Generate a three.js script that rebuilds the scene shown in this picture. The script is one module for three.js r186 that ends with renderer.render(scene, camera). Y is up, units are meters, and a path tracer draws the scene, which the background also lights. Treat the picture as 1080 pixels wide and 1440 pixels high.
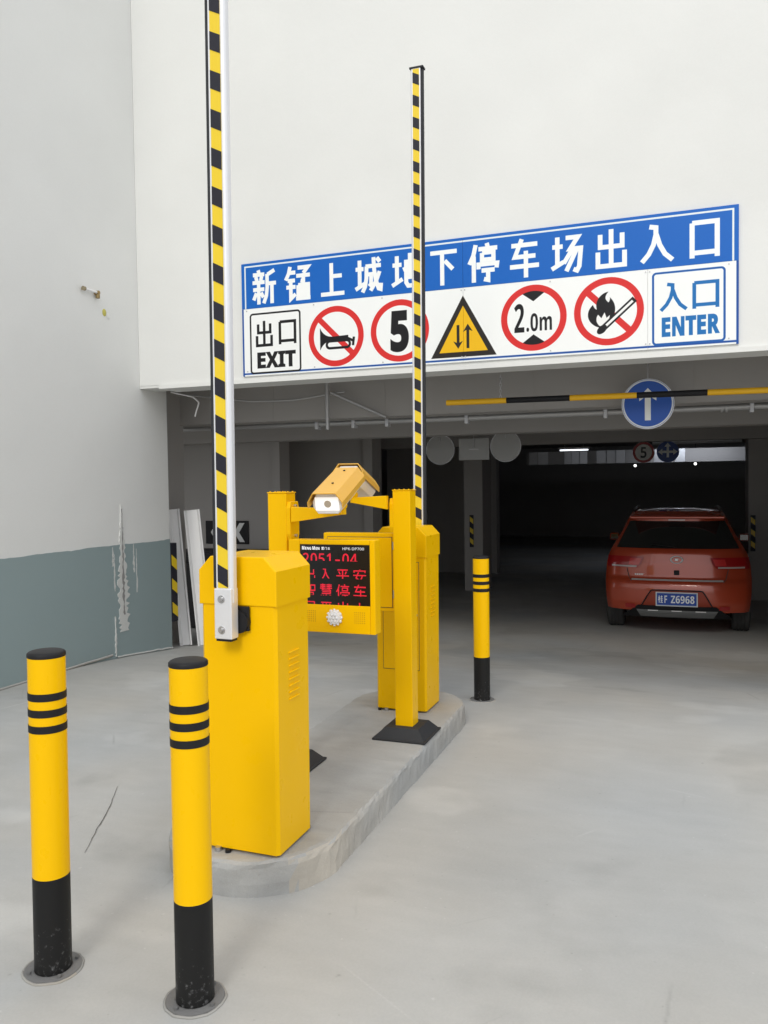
import * as THREE from 'three';
import { RoundedBoxGeometry } from 'three/addons/geometries/RoundedBoxGeometry.js';
import { mergeGeometries, toCreasedNormals } from 'three/addons/utils/BufferGeometryUtils.js';
import { ImprovedNoise } from 'three/addons/math/ImprovedNoise.js';

// ---------------------------------------------------------------- camera, sky, sun, exposure
const scene = new THREE.Scene();
const camera = new THREE.PerspectiveCamera(64.76, 0.75, 0.05, 300);
camera.rotation.order = 'YXZ';
camera.rotation.set(-0.035012, 0.353899, -0.013624);
camera.position.set(0, 1.5862, 0);

const renderer = new THREE.WebGLRenderer({ antialias: true });
renderer.toneMapping = THREE.LinearToneMapping;
renderer.toneMappingExposure = 1.21;
renderer.shadowMap.enabled = true;

function overcastSky() {
  const w = 128, h = 64, d = new Float32Array(w * h * 4);
  for (let j = 0; j < h; j++) {
    const el = ((j + 0.5) / h - 0.5) * Math.PI;              // row 0 is the bottom
    for (let i = 0; i < w; i++) {
      const L = el > 0 ? 0.80 * (1 + 0.45 * Math.sin(el)) : 0.22;
      const k = (j * w + i) * 4;
      d[k] = L * 0.985; d[k + 1] = L * 1.0; d[k + 2] = L * 1.03; d[k + 3] = 1;
    }
  }
  const t = new THREE.DataTexture(d, w, h, THREE.RGBAFormat, THREE.FloatType);
  t.mapping = THREE.EquirectangularReflectionMapping; t.magFilter = THREE.LinearFilter; t.needsUpdate = true;
  return t;
}
const sky = overcastSky();
scene.background = sky; scene.environment = sky;

const sun = new THREE.DirectionalLight(0xfffaf0, 1.0);
sun.position.set(0.5, 15, 16); sun.target.position.set(-1, 0, -4);
sun.castShadow = true; sun.shadow.radius = 32; sun.shadow.mapSize.set(2048, 2048);
Object.assign(sun.shadow.camera, { left: -16, right: 16, top: 16, bottom: -16, near: 0.5, far: 60 });
scene.add(sun, sun.target);

// ---------------------------------------------------------------- helpers
let seed = 20240611;
const rnd = () => { seed = (seed * 1664525 + 1013904223) >>> 0; return seed / 4294967296; };
const taken = new Map();
function numbered(n) { const k = taken.get(n) || 0; taken.set(n, k + 1); return k ? n + '_' + String(k).padStart(3, '0') : n; }
const shadows = (o) => o.traverse((m) => { if (m.isMesh) { m.castShadow = true; m.receiveShadow = true; } });
function thing(name, label, category, [x, y, z] = [0, 0, 0], turn = 0, group) {
  const o = new THREE.Group(); o.name = numbered(name); o.position.set(x, y, z); o.rotation.y = turn;
  o.userData = { label, category }; if (group) o.userData.group = group;
  scene.add(o); return o;
}
function part(parent, name, geo, mat, label) {
  const m = new THREE.Mesh(geo, mat); m.name = name; m.castShadow = m.receiveShadow = true;
  if (label) m.userData.label = label;
  parent.add(m); return m;
}
function struct(name, geo, mat) {
  const m = new THREE.Mesh(geo, mat); m.name = numbered(name); m.castShadow = m.receiveShadow = true;
  m.userData.kind = 'structure'; scene.add(m); return m;
}
function dup(root, [x, y, z], turn, label, group) {
  const r = root.clone(); r.name = numbered(root.name.replace(/_\d{3}$/, '')); r.position.set(x, y, z); r.rotation.y = turn;
  r.userData = { ...root.userData }; if (label) r.userData.label = label; if (group) r.userData.group = group;
  scene.add(r); return r;
}
const at = (g, x, y, z) => { g.translate(x, y, z); return g; };
function box(x0, x1, y0, y1, z0, z1, r = 0) {
  const w = x1 - x0, h = y1 - y0, d = z1 - z0;
  const g = r ? new RoundedBoxGeometry(w, h, d, 2, Math.min(r, w / 2.01, h / 2.01, d / 2.01)) : new THREE.BoxGeometry(w, h, d);
  return at(g, (x0 + x1) / 2, (y0 + y1) / 2, (z0 + z1) / 2);
}
function boxUV(g, s = 1) {                                         // uv in metres (times s) by face direction
  const q = g.index ? g.toNonIndexed() : g; q.computeVertexNormals();
  const p = q.attributes.position, n = q.attributes.normal, uv = new Float32Array(p.count * 2);
  for (let i = 0; i < p.count; i++) {
    const ax = Math.abs(n.getX(i)), ay = Math.abs(n.getY(i)), az = Math.abs(n.getZ(i));
    let u, v;
    if (ay >= ax && ay >= az) { u = p.getX(i); v = -p.getZ(i); } else if (ax >= az) { u = -p.getZ(i); v = p.getY(i); } else { u = p.getX(i); v = p.getY(i); }
    uv[2 * i] = u * s; uv[2 * i + 1] = v * s;
  }
  q.setAttribute('uv', new THREE.BufferAttribute(uv, 2)); return q;
}
const merge = (list) => mergeGeometries(list.map((g) => (g.index ? g.toNonIndexed() : g)));
function tube(pts, r, seg = 8, n = 24) { return new THREE.TubeGeometry(new THREE.CatmullRomCurve3(pts.map((p) => new THREE.Vector3(...p)), false, 'catmullrom', 0.1), n, r, seg, false); }
function rod(a, b, r, seg = 12) {
  const A = new THREE.Vector3(...a), B = new THREE.Vector3(...b), d = B.clone().sub(A);
  const g = new THREE.CylinderGeometry(r, r, d.length(), seg);
  g.applyQuaternion(new THREE.Quaternion().setFromUnitVectors(new THREE.Vector3(0, 1, 0), d.clone().normalize()));
  return at(g, (A.x + B.x) / 2, (A.y + B.y) / 2, (A.z + B.z) / 2);
}
function poly(points, depth, bevel = 0) {
  const s = new THREE.Shape(points.map(([x, y]) => new THREE.Vector2(x, y)));
  return new THREE.ExtrudeGeometry(s, { depth, bevelEnabled: bevel > 0, bevelSize: bevel, bevelThickness: bevel, bevelSegments: 2, curveSegments: 12 });
}

// ---------------------------------------------------------------- procedural textures
const noise = new ImprovedNoise();
const fbm = (x, y, z, oct = 4) => { let a = 0, w = 1, s = 0; for (let i = 0; i < oct; i++) { a += w * noise.noise(x, y, z + i * 7.3); s += w; x *= 2.03; y *= 2.03; w *= 0.5; } return a / s; };
function dataTex(n, fn, srgb = false) {                             // fn(i, j) -> [r, g, b] 0..1
  const d = new Uint8Array(n * n * 4);
  for (let j = 0; j < n; j++) for (let i = 0; i < n; i++) {
    const c = fn(i / n, j / n), k = (j * n + i) * 4;
    d[k] = Math.max(0, Math.min(255, c[0] * 255)); d[k + 1] = Math.max(0, Math.min(255, c[1] * 255)); d[k + 2] = Math.max(0, Math.min(255, c[2] * 255)); d[k + 3] = 255;
  }
  const t = new THREE.DataTexture(d, n, n, THREE.RGBAFormat); t.magFilter = THREE.LinearFilter; t.wrapS = t.wrapT = THREE.RepeatWrapping;
  if (srgb) t.colorSpace = THREE.SRGBColorSpace; t.needsUpdate = true; return t;
}
// tileable value noise from blended offsets
const tile = (f) => (u, v) => { const a = f(u, v), b = f(u - 1, v), c = f(u, v - 1), d = f(u - 1, v - 1); return (a * (1 - u) + b * u) * (1 - v) + (c * (1 - u) + d * u) * v; };
function field(f, m = 256) {                                         // tileable field, bilinear lookup
  const g = tile(f), d = new Float32Array(m * m); for (let y = 0; y < m; y++) for (let x = 0; x < m; x++) d[y * m + x] = g(x / m, y / m);
  return (u, v) => { const X = u * m, Y = v * m, x0 = Math.floor(X), y0 = Math.floor(Y), a = X - x0, b = Y - y0, x1 = (x0 + 1) % m, y1 = (y0 + 1) % m, xx = x0 % m, yy = y0 % m; return (d[yy * m + xx] * (1 - a) + d[yy * m + x1] * a) * (1 - b) + (d[y1 * m + xx] * (1 - a) + d[y1 * m + x1] * a) * b; };
}
function concreteMap(n, size, base, amp, warm) {
  const S = size, big = field((u, v) => fbm(u * S * 0.5 + 3, v * S * 0.5, 1.7, 4)), mid = field((u, v) => fbm(u * S * 2.4, v * S * 1.9, 9.1, 5)), edge = field((u, v) => fbm(u * S * 1.1 + 9, v * S * 1.3, 4.4, 6)), fine = field((u, v) => fbm(u * S * 5, v * S * 13, 21.1, 3), 1024), hue = field((u, v) => fbm(u * S * 0.8, v * S * 0.8, 14.4, 3));
  const marks = new Float32Array(n * n), px = n / size;                // pixels per metre
  const dot = (cx, cy, rad, a) => { const R = Math.ceil(rad); for (let y = -R; y <= R; y++) for (let x = -R; x <= R; x++) { const q = Math.hypot(x, y) / rad; if (q < 1) marks[((Math.floor(cy + y) % n) + n) % n * n + ((Math.floor(cx + x) % n) + n) % n] += a * (1 - q * q); } };
  for (let k = 0; k < size * size * 45; k++) dot(rnd() * n, rnd() * n, Math.max(0.8, px * (0.002 + 0.011 * rnd() * rnd() * rnd())), (rnd() < 0.6 ? -1 : 1) * (0.07 + rnd() * 0.2));
  for (let k = 0; k < size * size * 1.6; k++) {                         // scuffs and trowel arcs
    let x = rnd() * n, y = rnd() * n, a = rnd() * 6.28; const len = px * (0.08 + 0.5 * rnd()), da = (rnd() - 0.5) * 0.02, s = (rnd() < 0.5 ? -1 : 1) * (0.05 + 0.09 * rnd()), w = 0.7 + 1.3 * rnd();
    for (let t = 0; t < len; t += 0.7) { dot(x, y, w, s * 0.5 * Math.min(1, t / 20, (len - t) / 20 + 0.05)); x += Math.cos(a) * 0.7; y += Math.sin(a) * 0.7; a += da / 10; }
  }
  return dataTex(n, (u, v) => {
    const b = big(u, v), m = mid(u, v), e = edge(u, v), h = hue(u, v), f = rnd() - 0.5;
    const stain = Math.max(0, Math.min(1, (e - 0.13) * 14)) * 0.12 - Math.max(0, Math.min(1, (-e - 0.15) * 14)) * 0.11;
    const L = base * (1 + amp * (0.9 * b + 0.55 * m + 0.5 * fine(u, v) * (0.6 + 1.6 * Math.max(0, m)) + 0.16 * f) + stain + marks[Math.floor(v * n) * n + Math.floor(u * n)]);
    const t = warm * (h + 0.3 * b);
    return [L * (1.0 + t), L, L * (0.97 - t * 1.3)];
  });
}
const floorTex = concreteMap(2048, 10, 0.425, 0.34, 0.10); floorTex.repeat.set(1 / 10, 1 / 10);
const kerbTex = concreteMap(1024, 3, 0.37, 0.6, 0.2); kerbTex.repeat.set(1 / 3, 1 / 3);
const fineBump = dataTex(512, (u, v) => { const q = 0.5 + 0.35 * tile((a, b) => fbm(a * 30, b * 30, 2.2, 3))(u, v) + 0.12 * (rnd() - 0.5); return [q, q, q]; });
fineBump.repeat.set(1.2, 1.2);
const plasterTex = dataTex(512, (u, v) => { const q = 0.5 + 0.5 * tile((a, b) => fbm(a * 5, b * 5, 5.2, 5))(u, v); return [q, q, q]; }); plasterTex.repeat.set(1 / 3, 1 / 3);
const plasterColour = dataTex(512, (u, v) => { const q = 0.765 + 0.07 * tile((a, b) => fbm(a * 4, b * 4, 8.8, 5))(u, v) + 0.014 * (rnd() - 0.5); return [q * 0.992, q, q * 0.975]; }); plasterColour.repeat.set(1 / 4, 1 / 4);
const smudge = dataTex(256, (u, v) => { const q = 0.42 + 0.3 * tile((a, b) => fbm(a * 6, b * 6, 3.1, 4))(u, v); return [q, q, q]; }); smudge.repeat.set(2, 2);

// ---------------------------------------------------------------- materials (linear base colours)
const lin = (r, g, b) => new THREE.Color().setRGB(r, g, b);
const std = (c, roughness, o = {}) => new THREE.MeshStandardMaterial({ color: c, roughness, ...o });
const M = {
  floor: std(lin(1, 1, 1), 0.62, { map: floorTex, bumpMap: fineBump, bumpScale: 0.0012 }),
  kerb: std(lin(1, 1, 1), 0.85, { map: kerbTex, bumpMap: fineBump, bumpScale: 0.004 }),
  white: std(lin(1, 1, 1), 0.8, { map: plasterColour, bumpMap: plasterTex, bumpScale: 0.016 }),
  dado: std(lin(0.285, 0.36, 0.368), 0.5, { bumpMap: plasterTex, bumpScale: 0.014 }),
  plaster: std(lin(0.62, 0.63, 0.61), 0.95, { bumpMap: fineBump, bumpScale: 0.004 }),
  crack: std(lin(0.14, 0.135, 0.125), 0.95),
  groove: std(lin(0.06, 0.06, 0.055), 0.95),
  concrete: std(lin(0.38, 0.365, 0.35), 0.9, { bumpMap: plasterTex, bumpScale: 0.006 }),
  yellow: new THREE.MeshPhysicalMaterial({ color: lin(0.91, 0.52, 0.001), roughness: 0.75, roughnessMap: smudge, specularIntensity: 0.25 }),
  yellowMatt: std(lin(0.86, 0.47, 0.006), 0.5),
  tapeYellow: std(lin(0.84, 0.60, 0.02), 0.4),
  tapeBlack: new THREE.MeshPhysicalMaterial({ color: lin(0.022, 0.022, 0.032), roughness: 0.5, specularIntensity: 0.5 }),
  black: new THREE.MeshPhysicalMaterial({ color: lin(0.014, 0.014, 0.016), roughness: 0.5, specularIntensity: 0.45 }),
  rubber: std(lin(0.02, 0.022, 0.026), 0.7, { bumpMap: fineBump, bumpScale: 0.002 }),
  alu: std(lin(0.78, 0.79, 0.82), 0.42, { metalness: 0.35 }),
  steel: std(lin(0.55, 0.55, 0.56), 0.38, { metalness: 0.9 }),
  dirtySteel: std(lin(0.22, 0.22, 0.22), 0.7, { metalness: 0.3, bumpMap: fineBump, bumpScale: 0.004 }),
  pipe: std(lin(0.5, 0.5, 0.5), 0.45, { metalness: 0.5 }),
  whitePlastic: std(lin(0.82, 0.82, 0.82), 0.3),
  housing: new THREE.MeshPhysicalMaterial({ color: lin(0.80, 0.44, 0.05), roughness: 0.42, clearcoat: 0.15, clearcoatRoughness: 0.3 }),
  glassDark: new THREE.MeshPhysicalMaterial({ color: lin(0.012, 0.014, 0.014), roughness: 0.08, clearcoat: 1, clearcoatRoughness: 0.03 }),
};

// ---------------------------------------------------------------- stroke lettering (Chinese characters in a 100 x 100 cell)
const TU = '4,32 37,32;20,8 20,80;2,86 40,70';
const GLYPH = {
  上: '46,6 46,90;46,42 86,42;5,90 95,90', 下: '4,12 96,12;45,12 45,98;54,34 82,58',
  出: '50,3 50,92;17,14 17,45 83,45 83,14;10,56 10,91 90,91 90,56', 入: '28,9 47,12 47,28 40,52 26,74 6,92;48,28 58,54 73,76 95,92',
  口: '15,12 85,12 85,94;15,12 15,94;15,82 85,82', 车: '8,17 92,17;42,2 19,46 86,46;55,32 55,99;3,70 97,70',
  场: TU + ';46,12 84,12 60,40 93,40 88,84 81,94 70,90;66,42 40,74;80,42 48,94', 地: TU + ';42,46 92,30 91,62 86,70 78,66;67,3 67,72;53,20 53,80 60,89 90,89 95,74',
  城: '3,32 33,32;18,8 18,80;2,86 36,72;40,26 97,26;44,26 43,58 38,80 28,95;44,48 61,48 60,74 53,80;70,3 72,36 78,66 88,88 95,90 97,74;92,42 80,66 58,92;82,5 93,17',
  停: '25,3 17,30 3,52;18,32 18,99;62,1 65,11;34,15 97,15;46,25 84,25 84,43 46,43 46,25;34,66 34,54 96,54 94,66;44,70 88,70;66,70 66,95 52,92',
  新: '26,2 29,11;4,15 51,15;16,20 20,32;40,20 36,32;2,37 52,37;4,57 50,57;27,37 27,99;18,66 6,86;36,66 46,80;92,6 63,17;62,15 62,52 58,76 47,97;62,42 98,42;81,42 81,99',
  锰: '20,3 14,22 2,40;16,20 41,20;10,42 39,42;4,60 41,60;22,42 22,92 41,80;50,8 90,8 72,24;72,24 72,46 61,44;44,30 98,30;51,56 51,92;51,56 91,56 91,92;65,56 65,92;78,56 78,92;42,93 99,93',
  平: '12,14 88,14;22,24 32,44;78,24 68,44;4,54 96,54;50,14 50,98', 安: '50,2 52,12;10,30 10,18 90,18 88,30;42,26 24,66 72,94;72,44 60,74 16,96;4,48 96,48',
  智: '20,2 10,22;14,14 48,14;4,30 50,30;28,14 26,36 6,54;30,36 46,50;58,12 90,12 90,46 58,46 58,12;22,60 78,60 78,98 22,98 22,60;22,79 78,79',
  慧: '8,8 46,8;8,18 46,18;6,30 48,30;27,2 27,38;54,8 92,8;54,18 92,18;52,30 94,30;73,2 73,38;18,42 82,42 82,64;22,53 82,53;18,64 82,64;14,74 8,90;30,72 32,92 66,92 70,82;48,70 54,80;78,72 90,86',
  桂: '2,28 42,28;22,4 22,98;20,32 4,66;26,40 40,58;50,20 92,20;71,4 71,46;46,46 97,46;52,68 92,68;71,46 71,92;44,92 98,92',
  门: '12,4 22,16;12,22 12,98;34,12 88,12 88,94 76,92', 云: '18,16 82,16;4,42 96,42;48,44 18,86 84,84;66,62 92,94', 盟: '12,4 40,4 40,40 12,40 12,4;12,22 40,22;58,4 56,30 46,46;58,4 90,4 90,44;58,17 90,17;58,30 90,30;18,56 82,56 82,92;18,56 18,92;40,56 40,92;60,56 60,92;4,93 96,93',
};
function glyph(c, ch, x, y, w, h, thick, colour) {
  c.save(); c.strokeStyle = colour; c.lineWidth = thick; c.lineCap = 'butt'; c.lineJoin = 'miter'; c.miterLimit = 3;
  for (const s of GLYPH[ch].split(';')) {
    c.beginPath();
    s.split(' ').forEach((p, i) => { const [a, b] = p.split(',').map(Number); const X = x + a / 100 * w, Y = y + b / 100 * h; i ? c.lineTo(X, Y) : c.moveTo(X, Y); });
    c.stroke();
  }
  c.restore();
}
function fitText(c, text, x, y, w, h, font, colour, fat = 0) {                // text stretched into a box, cap height = h
  c.save(); c.font = font.replace('SZ', '100'); c.fillStyle = colour; c.textBaseline = 'alphabetic'; c.textAlign = 'left';
  const m = c.measureText(text);
  c.translate(x, y + h); c.scale(w / m.width, h / 72); c.fillText(text, 0, 0); if (fat) { c.lineWidth = fat; c.strokeStyle = colour; c.strokeText(text, 0, 0); } c.restore();
}
function canvas(w, h) { const k = document.createElement('canvas'); k.width = w; k.height = h; return [k, k.getContext('2d')]; }
function canvasTex(k) { const t = new THREE.CanvasTexture(k); t.colorSpace = THREE.SRGBColorSpace; t.magFilter = THREE.LinearFilter; t.anisotropy = 8; return t; }

// ---------------------------------------------------------------- ground
const FL = (z) => { const t = Math.max(0, Math.min(1, (-5.6 - z) / 4.2)); return -0.37 * (t * t * (3 - 2 * t) * 0.5 + t * 0.5); };
{
  const zs = []; for (let z = 45; z > 2; z -= 4) zs.push(z); for (let z = 1; z > -12; z -= 0.25) zs.push(z); for (let z = -12; z >= -30; z -= 3) zs.push(z);
  const xs = []; for (let x = -40; x <= 40; x += 4) xs.push(x);
  const pos = [], uv = [], idx = [];
  zs.forEach((z) => xs.forEach((x) => { pos.push(x, FL(z), z); uv.push(x + 3.1, -z + 1.7); }));
  for (let j = 0; j + 1 < zs.length; j++) for (let i = 0; i + 1 < xs.length; i++) { const a = j * xs.length + i, b = a + 1, c = a + xs.length, d = c + 1; idx.push(a, b, c, b, d, c); }
  const g = new THREE.BufferGeometry(); g.setAttribute('position', new THREE.Float32BufferAttribute(pos, 3)); g.setAttribute('uv', new THREE.Float32BufferAttribute(uv, 2)); g.setIndex(idx); g.computeVertexNormals();
  const floor = struct('ground', g, M.floor);
  // thin crack in the concrete
  const ribbon = (pts, w0) => {
    const P = [], I = [];
    pts.forEach(([x, z], i) => { const q = pts[Math.min(i + 1, pts.length - 1)], p = pts[Math.max(i - 1, 0)]; const dx = q[0] - p[0], dz = q[1] - p[1], L = Math.hypot(dx, dz); const w = w0 * (0.3 + 0.7 * Math.sin(Math.PI * (i + 0.5) / pts.length)) * (0.7 + 0.6 * rnd()); P.push(x - dz / L * w, 0.003, z + dx / L * w, x + dz / L * w, 0.003, z - dx / L * w); if (i) { const k = 2 * i; I.push(k - 2, k - 1, k, k - 1, k + 1, k); } });
    const q = new THREE.BufferGeometry(); q.setAttribute('position', new THREE.Float32BufferAttribute(P, 3)); q.setIndex(I); q.computeVertexNormals(); return q;
  };
  const crackPts = []; for (let i = 0; i <= 26; i++) { const t = i / 26; crackPts.push([-2.81 + 0.385 * t + 0.006 * (rnd() - 0.5) + 0.008 * Math.sin(t * 5), -3.47 + 0.69 * t]); }
  part(floor, 'crack', ribbon(crackPts, 0.0026), M.crack);
}

// ---------------------------------------------------------------- walls
const LX = -5.05;
{
  const w = thing('side_wall', 'tall white plastered wall with grey green painted dado beside the driveway', 'wall');
  part(w, 'wall_face', boxUV(box(LX - 0.3, LX, 1.03, 9, -7.16, 9)), M.white);
  const dado = part(w, 'dado', boxUV(box(LX - 0.3, LX + 0.003, -0.3, 1.03, -7.162, 9)), M.dado, 'grey green painted lower band');
  { const up = [], lo = []; for (let i = 0; i <= 150; i++) { const z = -7.155 + i * 0.05; up.push([-z, 1.035 + 0.009 * noise.noise(z * 3, 1.5, 0) + 0.005 * noise.noise(z * 17, 2.5, 0)]); lo.push([-z, 1.015]); } const g = poly([...up, ...lo.reverse()], 0.0035); g.rotateY(Math.PI / 2); part(dado, 'paint_edge', boxUV(at(g, LX, 0, 0)), M.dado); }
  // plaster repair with a split down it
  const rag = (y0, y1, zc, w0, w1, n, jag, depth) => {
    const L = [], R = [];
    for (let i = 0; i <= n; i++) { const t = i / n, y = y0 + (y1 - y0) * t, ww = (w0 + (w1 - w0) * t) * (0.6 + 0.4 * Math.sin(Math.PI * Math.min(1, t * 1.2 + 0.1))); L.push([-(zc + ww * (0.8 + jag * (rnd() - 0.5))), y]); R.push([-(zc - ww * (0.8 + jag * (rnd() - 0.5))), y]); }
    const g = poly([...L, ...R.reverse()], depth, 0); g.rotateY(Math.PI / 2); return g;               // shape x -> -z, extrudes along +x
  };
  const pg = at(rag(0.2, 1.2, -6.39, 0.095, 0.06, 46, 0.8, 0.007), LX, 0, 0);
  part(w, 'plaster_patch', boxUV(pg), M.plaster, 'ragged bare plaster repair patch');
  part(w, 'plaster_patch', boxUV(at(rag(1.0, 1.42, -6.38, 0.035, 0.012, 18, 1.2, 0.006), LX, 0, 0)), M.white);
  const cg = at(rag(0.36, 1.38, -6.39, 0.02, 0.006, 40, 1.5, 0.009), LX, 0, 0);
  part(w, 'crack', cg, std(lin(0.27, 0.265, 0.26), 0.95), 'dark vertical split in the plaster');
  for (const [a, b, zc, ww] of [[0.55, 0.98, -6.60, 0.012], [0.75, 1.03, -6.56, 0.016], [0.6, 0.95, -6.27, 0.012], [0.84, 1.02, -6.25, 0.02]]) part(dado, 'paint_scrape', boxUV(at(rag(a, b, zc, ww, ww * 0.5, 16, 1.3, 0.004), LX, 0, 0)), M.plaster);
  // cut line of the plaster skirting
  part(dado, 'plaster_ridge', boxUV(at(rag(-0.02, 0.36, -6.262, 0.012, 0.008, 20, 1.2, 0.008), LX + 0.002, 0, 0)), M.plaster);
  const base = []; for (let i = 0; i <= 14; i++) { const z = -6.27 - 0.89 * i / 14; base.push([LX + 0.008, FL(z) + 0.012 + 0.008 * rnd(), z]); }
  part(dado, 'plaster_ridge', tube(base, 0.009, 5, 60), M.plaster);
  const foot = []; for (let i = 0; i <= 30; i++) { const z = -6.2 + 5 * i / 30; foot.push([LX + 0.012, 0.004 + 0.006 * rnd(), z]); }
  part(dado, 'plaster_ridge', tube(foot, 0.012, 5, 90), M.kerb);
  // column stub bulge near the corner
  part(w, 'pier', boxUV(box(-5.95, -5.39, -0.5, 2.75, -7.95, -7.163)), M.concrete);
}
{
  const w = thing('front_wall', 'white plastered wall above the garage entrance carrying the long blue sign', 'wall');
  part(w, 'wall_face', boxUV(box(LX + 0.002, 9, 2.585, 9, -7.02, -6.72)), M.white);
  part(w, 'lintel_edge', boxUV(box(LX + 0.24, 9, 2.545, 2.583, -7.01, -6.70)), M.white);
  const h = poly([[0, 0], [0.27, 0], [0, 0.34]], 0.26); h.rotateY(0); part(w, 'haunch', boxUV(at(h, LX + 0.002, 2.56, -6.985)), M.white);
  part(w, 'pier', boxUV(box(1.75, 9, -0.4, 2.54, -7.02, -6.72)), M.white);  // unseen pier, added to limit the daylight entering the garage
}

// ---------------------------------------------------------------- garage interior
struct('garage_ceiling', boxUV(box(-9, 9, 2.78, 3.0, -30, -7.03)), M.concrete);
{
  const b1 = thing('ceiling_beam', 'pale concrete beam just inside the entrance behind the striped height bar', 'beam');
  part(b1, 'beam_body', boxUV(box(-8, 8, 2.285, 2.78, -8.2, -7.9)), M.concrete);
  for (const x of [-4.2, -2.9, -1.35, 0.1]) part(b1, 'form_seam', box(x, x + 0.012, 2.29, 2.78, -7.904, -7.897), M.concrete);
  const b2 = thing('ceiling_beam', 'lower grey concrete beam behind the long ceiling pipe', 'beam');
  part(b2, 'beam_body', boxUV(box(-8, 8, 2.17, 2.78, -9.8, -9.5)), M.concrete);
  const b3 = thing('ceiling_beam', 'dark concrete beam deep in the garage above the car', 'beam');
  part(b3, 'beam_body', boxUV(box(-8, 8, 2.22, 2.78, -14.2, -13.9)), M.concrete);
}
const wallThing = (label, x0, x1, z0, z1, m, y1 = 2.78) => { const w = thing('garage_wall', label, 'wall'); part(w, 'wall_face', boxUV(box(x0, x1, -0.5, y1, z0, z1)), m); return w; };
wallThing('grey inner wall behind the black chevron board', -9, -5.32, -10.3, -10.0, M.concrete);
wallThing('grey inner wall set back behind the parking cameras', -6.4, -4.58, -11.9, -11.6, M.concrete);
wallThing('grey recessed wall between the columns behind the tall boom', -6.2, -3.72, -17.3, -17.0, M.concrete);
wallThing('dark far end wall of the garage', -9, 9, -29.5, -29.2, M.concrete);
wallThing('dark side wall along the left of the garage', -9.2, -9.0, -29.5, -7.0, M.concrete);
wallThing('dark side wall along the right of the garage', 6.0, 6.2, -29.5, -7.03, M.concrete);
function stripes(parent, name, x0, x1, y0, y1, z, period, frac, slope, m) {      // slanted flat pieces on a z-facing strip
  const w = x1 - x0, h = period * frac, g = poly([[x0, slope], [x1, 0], [x1, h], [x0, h + slope]], 0.0015);
  for (let y = y0; y + h + slope <= y1 + 1e-6; y += period) { const s = part(parent, name, g, m); s.position.set(0, y, z); }
}
{
  const mk = (x0, x1, label, gx) => {
    const c = thing('garage_column', label, 'column'); part(c, 'column_shaft', boxUV(box(x0, x1, -0.4, 2.78, -14.9, -14.201)), M.concrete);
    const g = part(c, 'corner_guard', box(gx, gx + 0.075, 0.42, 1.0, -14.2, -14.19), M.tapeBlack);
    stripes(g, 'stripe', gx + 0.006, gx + 0.069, 0.46, 0.98, -14.188, 0.19, 0.45, 0.05, M.tapeYellow);
  };
  mk(-3.70, -3.36, 'grey square column with striped guard behind the bollard', -3.6);
  mk(1.0, 1.75, 'grey square column with striped guard beside the red car', 1.03);
  const c3 = thing('garage_column', 'narrow pale column between the dark bays behind the cameras', 'column'); part(c3, 'column_shaft', boxUV(box(-4.578, -4.43, -0.4, 2.78, -11.9, -11.5)), M.concrete);
  const c4 = thing('garage_column', 'narrow pale column at the end of the chevron wall', 'column'); part(c4, 'column_shaft', boxUV(box(-5.318, -5.20, -0.4, 2.78, -10.25, -9.95)), M.concrete);
}
{ // black chevron board on the inner wall, ledge below it
  const b = thing('chevron_board', 'black board with grey chevron arrows on the inner garage wall', 'sign', [-6.075, 0.925, -9.99]);
  part(b, 'board', box(-0.35, 0.35, -0.165, 0.165, -0.008, 0.008, 0.006), M.black);
  const cm = std(lin(0.8, 0.81, 0.8), 0.5);
  for (const x of [-0.26, -0.03, 0.12]) part(b, 'chevron', at(poly([[0, 0], [0.09, 0.135], [0.17, 0.135], [0.08, 0], [0.17, -0.135], [0.09, -0.135]], 0.003), x, 0, 0.009), cm);
  const k = thing('storage_trunk', 'long black chest standing below the chevron board', 'chest', [-5.95, -0.33, -9.6]);
  part(k, 'chest_body', box(-0.62, 0.62, 0, 0.9, -0.3, 0.3, 0.02), M.black); part(k, 'lid', box(-0.68, 0.68, 0.902, 1.03, -0.34, 0.34, 0.015), M.black);
}
{ // hazard guard on the end of the side wall
  const g = thing('corner_guard', 'yellow and black striped guard on the end of the side wall', 'guard', [LX, 0, -7.165]);
  part(g, 'guard_face', box(-0.1, 0.012, 0.16, 0.99, -0.10, 0), M.tapeBlack);
  const q = poly([[0, 0.06], [0.09, 0], [0.09, 0.11], [0, 0.17]], 0.002); q.rotateY(Math.PI / 2);
  for (let y = 0.2; y < 0.85; y += 0.25) { const s = part(g, 'stripe', q, M.tapeYellow); s.position.set(0.013, y, -0.005); }
}
{ // two long white trough covers leaning inside the entrance
  const mk = (x, z, wdt, hgt, lean, label) => {
    const t = thing('leaning_trough', label, 'panel', [x, FL(z), z], 0, 'white troughs leaning inside the entrance');
    const pts = [[0, 0], [wdt, 0], [wdt, -0.05], [wdt - 0.012, -0.05], [wdt - 0.03, -0.012], [0.03, -0.012], [0.012, -0.05], [0, -0.05]];
    const s = poly(pts, hgt); s.rotateX(-Math.PI / 2);
    const m = part(t, 'trough', s, std(lin(0.8, 0.8, 0.8), 0.35)); m.rotation.set(-0.06, 0.5, lean);
  };
  mk(-5.18, -7.50, 0.13, 1.50, 0.105, 'narrow white sheet metal trough leaning by the striped wall end');
  mk(-5.03, -7.62, 0.17, 1.50, 0.115, 'wide white sheet metal trough leaning beside a narrower one');
}
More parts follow.
